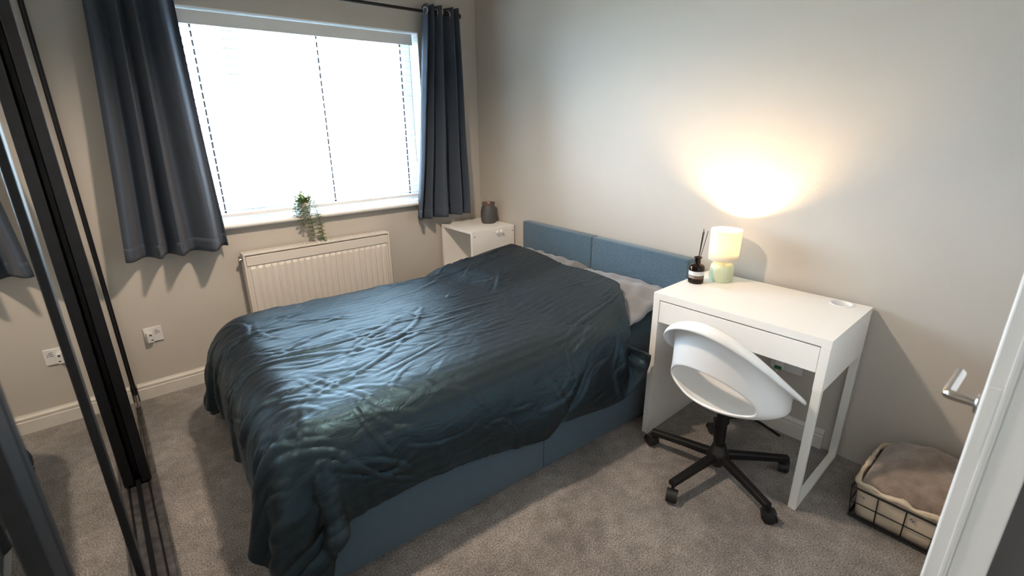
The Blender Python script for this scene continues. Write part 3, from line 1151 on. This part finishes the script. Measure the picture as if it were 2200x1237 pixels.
HT, T0, T1 = 1.15, .08, .74
nin = 24
thi = [-HT + 2 * HT * k / nin for k in range(nin + 1)]
nout = 28
tho = [HT + (2 * PI - 2 * HT) * k / nout for k in range(1, nout)]
ths = thi + tho
rows = [0., T0] + [T0 + (T1 - T0) * k / 10 for k in range(1, 11)] + [.80, .87, .94, 1.0, 1.25, 1.5, 1.75, 2.0]
NT = len(ths)
G = {}
def gv(i, j):
    if (i, j) not in G:
        G[(i, j)] = bm.verts.new(shell_pt(ths[i], rows[j]))
    return G[(i, j)]
j0, j1 = 1, 11
for i in range(NT):
    i2 = (i + 1) % NT
    for j in range(len(rows) - 1):
        if i < nin and j0 <= j < j1: continue
        bm.faces.new((gv(i, j), gv(i2, j), gv(i2, j + 1), gv(i, j + 1)))
# ring of faces between the patch border and the oval back opening
loop = [(i, j0) for i in range(nin)] + [(nin, j) for j in range(j0, j1)] + [(i, j1) for i in range(nin, 0, -1)] + [(0, j) for j in range(j1, j0, -1)]
tc_, th_ = .385, .225
prev = [gv(*q) for q in loop]
K = 5
for k in range(1, K + 1):
    cur = []
    for (i, j) in loop:
        a = ths[i] / HT; b = (rows[j] - (T0 + T1) / 2) / ((T1 - T0) / 2)
        ang = math.atan2(b, a)
        ca, sa = math.cos(ang), math.sin(ang)
        e = 2.4
        rr = (abs(ca) ** e + abs(sa) ** e) ** (-1 / e)
        hth, ht = .93 * rr * ca, tc_ + th_ * rr * sa
        f = k / K
        cur.append(bm.verts.new(shell_pt(ths[i] + (hth - ths[i]) * f, rows[j] + (ht - rows[j]) * f)))
    L = len(loop)
    for q in range(L):
        bm.faces.new((prev[q], prev[(q + 1) % L], cur[(q + 1) % L], cur[q]))
    prev = cur
# seat pan
base = [gv(i, 0) for i in range(NT)]
for sc, dz in ((.75, -.004), (.5, -.007), (.25, -.008)):
    cur = [bm.verts.new((v.co.x * sc / (1 if sc == .75 else 1), v.co.y * sc, .388 + dz)) for v in [gv(i, 0) for i in range(NT)]]
    for i in range(NT):
        bm.faces.new((base[i], base[(i + 1) % NT], cur[(i + 1) % NT], cur[i]))
    base = cur
cen = bm.verts.new((0, 0, .379))
for i in range(NT):
    bm.faces.new((base[i], base[(i + 1) % NT], cen))
sh = link('seat_shell', bm, M_plastic, ch, True)
solidify(sh, .011, 0)
subsurf(sh, 2)
lathe('seat_mount', M_blackp, [(0, .335), (.05, .335), (.075, .350), (.085, .372), (0, .374)], 24, ch)
lathe('gas_column', M_black, [(0, .075), (.020, .075), (.020, .26), (.026, .262), (.026, .337), (0, .337)], 24, ch)
lathe('hub', M_blackp, [(0, .045), (.026, .045), (.030, .06), (.040, .072), (.044, .095), (.043, .112), (.034, .126), (.027, .150), (0, .150)], 28, ch)
hub_ang = [math.radians(a) for a in (101, 173, 245, 317, 29)]
sw = [math.radians(a) for a in (70, 205, 300, 20, 60)]
for k, a in enumerate(hub_ang):
    a -= CHA
    bm = bmesh.new()
    n = 2
    secs = []
    for d, z, w_, h_ in ((.030, .098, .017, .016), (.16, .092, .0155, .014), (.305, .083, .0145, .0115)):
        ring = []
        for (sy, sz) in ((-1, -1), (1, -1), (1, .55), (.7, 1), (-.7, 1), (-1, .55)):
            ring.append(bm.verts.new((d * math.cos(a) - sy * w_ * math.sin(a), d * math.sin(a) + sy * w_ * math.cos(a), z + sz * h_)))
        secs.append(ring)
    for A, B in zip(secs, secs[1:]):
        for q in range(6):
            bm.faces.new((A[q], A[(q + 1) % 6], B[(q + 1) % 6], B[q]))
    bm.faces.new(secs[0]); bm.faces.new(secs[-1])
    leg = link('base_leg', bm, M_black, ch, False)
    # caster: hood with two wheels, trailing from its pivot
    px, py = .293 * math.cos(a), .293 * math.sin(a)
    b = sw[k] - CHA
    cx, cy = px + .018 * math.cos(b), py + .018 * math.sin(b)
    bm = bmesh.new()
    atube(bm, [(px, py, .052), (px, py, .076)], .007, 10)
    ring = []
    ax = Vector((-math.sin(b), math.cos(b), 0)); fw = Vector((math.cos(b), math.sin(b), 0))
    n = 14
    A, B, A2, B2 = [], [], [], []
    for q in range(n + 1):
        t = -.35 + (PI + .5) * q / n
        for lst, off, rr in ((A, -.022, .0295), (B, .022, .0295), (A2, -.022, .026), (B2, .022, .026)):
            lst.append(bm.verts.new(Vector((cx, cy, .0275)) + ax * off + fw * (rr * math.cos(t)) + Vector((0, 0, rr * math.sin(t)))))
    for q in range(n):
        bm.faces.new((A[q], A[q + 1], B[q + 1], B[q]))
        bm.faces.new((A2[q], A2[q + 1], B2[q + 1], B2[q]))
        bm.faces.new((A[q], A[q + 1], A2[q + 1], A2[q]))
        bm.faces.new((B[q], B[q + 1], B2[q + 1], B2[q]))
    bm.faces.new((A[0], B[0], B2[0], A2[0])); bm.faces.new((A[n], B[n], B2[n], A2[n]))
    cas = link('caster', bm, M_blackp, ch, True, angle=40)
    for s in (-1, 1):
        bm = bmesh.new()
        c = Vector((cx, cy, .0262))
        atube(bm, [c + ax * (s * .004), c + ax * (s * .006), c + ax * (s * .017), c + ax * (s * .020)], [.022, .026, .026, .022], 24)
        link('wheel', bm, M_blackp, cas, True, angle=40)

# ------------------------------------------------------------------ socket and cords below the desk
sk = thing('wall_socket', 'white double wall socket with plug and green tag under the desk', 'socket', (0, -2.485, .372))
box('face_plate', M_socket, -.009, -.0003, -.073, .073, -.043, .043, sk, .003)
pg = box('plug', M_socket, -.044, -.009, .004, .044, -.026, .030, sk, .006)
box('green_tag', M_green, -.0455, -.043, .008, .040, -.028, -.010, pg)
box('switch', M_socket, -.014, -.008, -.046, -.034, .012, .032, sk, .001)
box('pin_hole', M_inkd, -.0098, -.0085, -.052, -.044, .0, .005, sk)
tube('lamp_flex', M_socket, [(-.03, .026, -.026), (-.032, .040, -.07), (-.03, .075, -.13), (-.024, .12, -.2)], .003, 8, sk)
tag(tube('power_cord', M_black, [(-.16, -2.24, .006), (-.09, -2.30, .007), (-.035, -2.36, .02), (-.030, -2.42, .012), (-.045, -2.49, .006), (-.06, -2.53, .006)], .006, 8), 'black power cord lying on carpet by the skirting under desk', 'cord')

# ------------------------------------------------------------------ potted plant on the sill
pot = thing('trailing_plant', 'small trailing plant in a white pot on the window sill', 'plant', (-1.404, -.012, WZ0 + .028))
lathe('pot', M_pot, [(0, 0), (.026, 0), (.030, .003), (.036, .025), (.040, .06), (.041, .082), (.039, .083), (.036, .078), (.034, .06), (0, .06)], 32, pot)
lathe('soil', M_soil, [(0, .074), (.036, .072)], 24, pot)
def strand(pts, lsize, seed):
    r = random.Random(seed)
    st = tube('stem', M_stem, pts, .0013, 5, pot)
    bm = bmesh.new(); bm2 = bmesh.new()
    P_ = [Vector(p) for p in pts]
    # resample
    dense = []
    for a, b in zip(P_, P_[1:]):
        n = max(1, int((b - a).length / .011))
        for i in range(n): dense.append((a.lerp(b, i / n), (b - a).normalized()))
    for q, (p, d) in enumerate(dense):
        if q < 1: continue
        for s in (0, 1):
            ang = q * 1.57 + s * PI + r.uniform(-.4, .4)
            a = Vector((0, 0, 1)) if abs(d.z) < .8 else Vector((1, 0, 0))
            u = d.cross(a).normalized(); w = d.cross(u)
            o = (u * math.cos(ang) + w * math.sin(ang) + d * .25 + Vector((0, 0, .25))).normalized()
            L = lsize * r.uniform(.75, 1.15)
            side = o.cross(d).normalized() * L * .5
            up = o.cross(side).normalized() * L * .12
            tgt = bm2 if (r.random() < .22) else bm
            b0 = tgt.verts.new(p); m1 = tgt.verts.new(p + o * L * .5 + side); m2 = tgt.verts.new(p + o * L * .5 - side)
            mc = tgt.verts.new(p + o * L * .55 - up); t_ = tgt.verts.new(p + o * L)
            tgt.faces.new((b0, m1, mc)); tgt.faces.new((b0, mc, m2)); tgt.faces.new((m1, t_, mc)); tgt.faces.new((mc, t_, m2))
    tag(link('foliage', bm, M_leaf, pot, True), kind='stuff')
    if len(bm2.verts):
        tag(link('foliage', bm2, M_leaf2, pot, True), kind='stuff')
    else:
        bm2.free()
F = -.058
strand([(0, 0, .07), (.006, -.012, .105), (.03, -.03, .10), (.05, -.045, .06), (.062, F, .0), (.066, F - .006, -.06), (.072, F - .004, -.12), (.076, F, -.178)], 0.0286, 1)
strand([(-.004, -.01, .07), (-.006, -.03, .10), (-.006, -.046, .07), (.004, F + .004, .02), (.012, F - .004, -.02), (.014, F - .004, -.08), (.018, F, -.145)], 0.0312, 2)
strand([(-.01, -.005, .07), (-.022, -.02, .10), (-.044, -.034, .07), (-.052, -.05, .02), (-.044, F, -.03), (-.034, F - .003, -.07)], 0.0312, 3)
strand([(-.01, -.005, .07), (-.03, -.012, .102), (-.058, -.022, .075), (-.068, -.034, .035), (-.062, -.045, -.0)], 0.0273, 4)
strand([(.01, 0, .07), (.03, -.01, .112), (.056, -.014, .088), (.068, -.022, .05)], 0.0273, 5)
strand([(0, .005, .07), (.0, .004, .125), (-.008, -.004, .145)], 0.0247, 6)
strand([(-.01, .008, .07), (-.034, .006, .112), (-.06, .0, .10)], 0.0260, 7)
strand([(.008, -.012, .07), (.018, -.03, .118), (.030, -.044, .09)], 0.0273, 8)
strand([(-.012, -.012, .07), (-.02, -.03, .122), (-.03, -.044, .09), (-.026, -.056, .03), (-.020, F - .004, -.03), (-.024, F - .006, -.055)], 0.0286, 9)

# ------------------------------------------------------------------ sliding mirror doors of the wardrobe
track = thing('sliding_door_track', 'worn metal floor track of the sliding mirror doors', 'track', (0, 0, 0))
box('track_bed', M_alu, -2.590, -2.462, -3.40, -.10, .0004, .006, track)
for x in (-2.588, -2.545, -2.528, -2.495, -2.4665):
    box('track_rib', M_alu if x in (-2.528, -2.4665) else M_frame, x - .0025, x + .0025, -3.40, -.10, .006, .014, track)
box('head_track', M_frame, -2.590, -2.462, -3.45, -.002, 2.34, 2.415, track)

def mirror_door(name, label, xf, xb, ya, yb, stile, proud, z0=.018, z1=2.338):
    d = thing(name, label, 'mirror door', (xf, yb, 0))
    L = ya - yb
    t = xf - xb
    box('mirror_pane', M_mirror, -t + .002, -proud, .006, L - .006, z0 + .006, z1 - .006, d)
    for y0, y1 in ((0, stile), (L - stile, L)):
        bm = bmesh.new()
        abox(bm, -t, 0, y0, y1, z0, z1, .0025, 2)
        link('stile', bm, M_frame, d)
    for zz0, zz1 in ((z0, z0 + .014), (z1 - .03, z1)):
        box('rail', M_frame, -t + .001, -.0005, stile, L - stile, zz0, zz1, d, .001)
    return d
mirror_door('sliding_mirror_door', 'slid-back front mirror door whose dark end shows beside the window wall', -2.483, -2.519, -.030, -.868, .022, .002).rotation_euler = (0, 0, -.0107)
mirror_door('sliding_mirror_door', 'middle mirror door reflecting the carpet and telephone socket', -2.523, -2.564, -.80, -1.828, .024, .009)
mirror_door('sliding_mirror_door', 'nearest mirror door at the left edge of view reflecting the duvet', -2.523, -2.564, -1.830, -2.612, .026, .009)
mirror_door('sliding_mirror_door', 'dark framed mirror door cut off by the lower left corner', -2.523, -2.564, -2.614, -3.42, .06, .009)
tag(box('trim_2', M_frame, -2.498, -2.465, -.026, -.0005, .05, 2.34, None, .002), 'thin dark channel on the window wall closing the mirror doors', kind=ST)
box_wall = None

# ------------------------------------------------------------------ room door standing at the right edge
DXE = -1.300
dr = bpy.data.objects.new('door_1', None)
COL.objects.link(dr)
dr.location = (DXE, -3.2515, 0)
tag(dr, 'white room door seen edge on at the right with chrome lever handle', kind=ST)
bm = bmesh.new()
abox(bm, 0, .762, .0, .0345, .012, 1.99, .004, 2)
link('door_leaf', bm, M_white, dr)
bm = bmesh.new()
abox(bm, -.0016, .0006, .0055, .0105, .012, 1.99, .0004, 1)
link('edge_seal', bm, M_plastic, dr)
hd = lathe('handle_rose', M_chrome, [(0, 0), (.020, 0), (.020, .005), (.018, .007), (0, .007)], 28, dr, (.055, .0345, 1.0))
hd.rotation_euler = (-PI / 2, 0, 0)
pts = [(.055, .040, 1.0), (.055, .076, 1.0), (.0565, .0805, 1.0), (.060, .0825, 1.0), (.095, .0825, 1.0), (.180, .0825, 1.0)]
tube('handle_lever', M_chrome, pts, .0095, 14, dr)
box('latch_plate', M_white, -.0008, .001, .014, .030, .92, 1.06, dr)
bm = bmesh.new()
abox(bm, -1.298, -1.263, YB, -3.2517, 0, 2.03, .003, 2)
abox(bm, -1.263, -.50, YB, -3.2535, 1.995, 2.03, .003, 2)
abox(bm, -.53, -.50, YB, -3.2535, 0, 1.995, .003, 2)
tag(link('trim_3', bm, M_white), 'white frame behind the room door at the right edge', kind=ST)

tag(box('wall_end_shade', mat('dark_grey_shade', srgb(92, 90, 90), .6), -1.266, -1.2621, -3.455, YB - .001, 0, H - .002), 'wall end beside the door frame, coloured dark grey as unlit passage shade', kind=ST)  # board added over the wall end; its dark grey paints in the passage's shade

# ------------------------------------------------------------------ wire basket
bk = thing('wire_basket', 'black wire basket with cream fabric liner on the floor by the door', 'basket', (-.205, -3.095, 0))
bx, by, bz = .195, .175, .145
def ring_pts(z, f=1.): return [(-bx * f, -by * f, z), (bx * f, -by * f, z), (bx * f, by * f, z), (-bx * f, by * f, z), (-bx * f, -by * f, z)]
for z, r in ((.010, .005), (.020, .003), (.078, .0022), (bz, .004)):
    f = .94 + .06 * z / bz
    bm = bmesh.new()
    pp = ring_pts(z, f)
    for a, b in zip(pp, pp[1:]): atube(bm, [a, b], r, 6)
    link('wire_hoop', bm, M_black, bk, True, angle=50)
for s in (-1, 1):
    for k in range(5):
        y = -by + 2 * by * k / 4
        tube('wire', M_black, [(s * bx * .94, y * .94, .008), (s * bx, y, bz)], .0022, 6, bk)
    for k in range(1, 4):
        x = -bx + 2 * bx * k / 4
        tube('wire', M_black, [(x * .94, s * by * .94, .008), (x, s * by, bz)], .0022, 6, bk)
# liner: soft bag folded over the rim
bm = bmesh.new()
n = 96
rowsL = [(.90, .012, 0), (.915, .05, .3), (.935, .09, .8), (.955, .13, .8), (.985, .158, .5), (1.02, .166, .4), (1.045, .158, .6), (1.05, .135, 1.), (1.045, .118, 1.2)]
rowsL = rowsL[::1]
def sqpt(a, f):
    c, s = math.cos(a), math.sin(a)
    e = 9
    rr = (abs(c) ** e + abs(s) ** e) ** (-1 / e)
    return bx * f * rr * c, by * f * rr * s
RL = []
for f, z, wv in rowsL[:6]:
    row = []
    for i in range(n):
        a = 2 * PI * i / n
        ff = f * (1 + .012 * wv * math.sin(17 * a + z * 40) + .008 * wv * math.sin(29 * a - z * 30))
        x, y = sqpt(a, ff)
        row.append(bm.verts.new((x, y, z + .006 * wv * math.sin(11 * a))))
    RL.append(row)
for A, B in zip(RL, RL[1:]):
    for i in range(n):
        bm.faces.new((A[i], A[(i + 1) % n], B[(i + 1) % n], B[i]))
bm.faces.new(RL[0])
ln = link('liner', bm, M_liner, bk, True)
solidify(ln, .003)
# rolled cuff lying inside and over the rim
bm = bmesh.new()
pp = []
R2 = []
for i in range(n):
    a = 2 * PI * i / n
    f = .975
    x, y = sqpt(a, f)
    r = .0085 + .003 * math.sin(9 * a) + .002 * math.sin(23 * a)
    nrm = Vector((x, y, 0)).normalized()
    ring = []
    for k in range(10):
        t = 2 * PI * k / 10
        ring.append(bm.verts.new(Vector((x, y, .166 + .005 * math.sin(13 * a))) + nrm * (r * math.cos(t)) + Vector((0, 0, r * 1.1 * math.sin(t)))))
    R2.append(ring)
for i in range(n):
    for k in range(10):
        bm.faces.new((R2[i][k], R2[(i + 1) % n][k], R2[(i + 1) % n][(k + 1) % 10], R2[i][(k + 1) % 10]))
link('liner_cuff', bm, M_liner, bk, True)
for y in (.135, -.02):
    o = lathe('eyelet', M_chrome, [(.003, -.001), (.007, -.001), (.008, .001), (.006, .002), (.003, .001)], 14, bk, (-bx * .985, y, .118), close=True)
    o.rotation_euler = (0, -PI / 2, 0)
# fleece throw heaped inside
bm = bmesh.new()
n1, n2 = 44, 44
gr = []
for j in range(n2 + 1):
    row = []
    for i in range(n1 + 1):
        a = -1 + 2 * i / n1; b = -1 + 2 * j / n2
        e = max(0, (1 - abs(a) ** 4) * (1 - abs(b) ** 4))
        hgt = .150 + (.055 + .06 * (a * .5 + .5) + .03 * (.5 - b * .5)) * e ** .6
        hgt += e * (.008 * math.sin(3 * a + 2 * b + 2 * math.sin(2 * b)) + .006 * math.sin(5 * b - 2 * a + 1.5 * math.sin(3 * a)) + .003 * math.sin(11 * a + 4 * math.sin(5 * b)))
        row.append(bm.verts.new((a * bx * .925, b * by * .92, hgt)))
    gr.append(row)
for j in range(n2):
    for i in range(n1):
        bm.faces.new((gr[j][i], gr[j][i + 1], gr[j + 1][i + 1], gr[j + 1][i]))
th = link('fleece_throw', bm, M_throw, None, True, (-.205, -3.095, 0))
solidify(th, .02, -1)
subsurf(th)
tag(th, 'soft grey brown throw heaped inside the wire basket', 'throw')
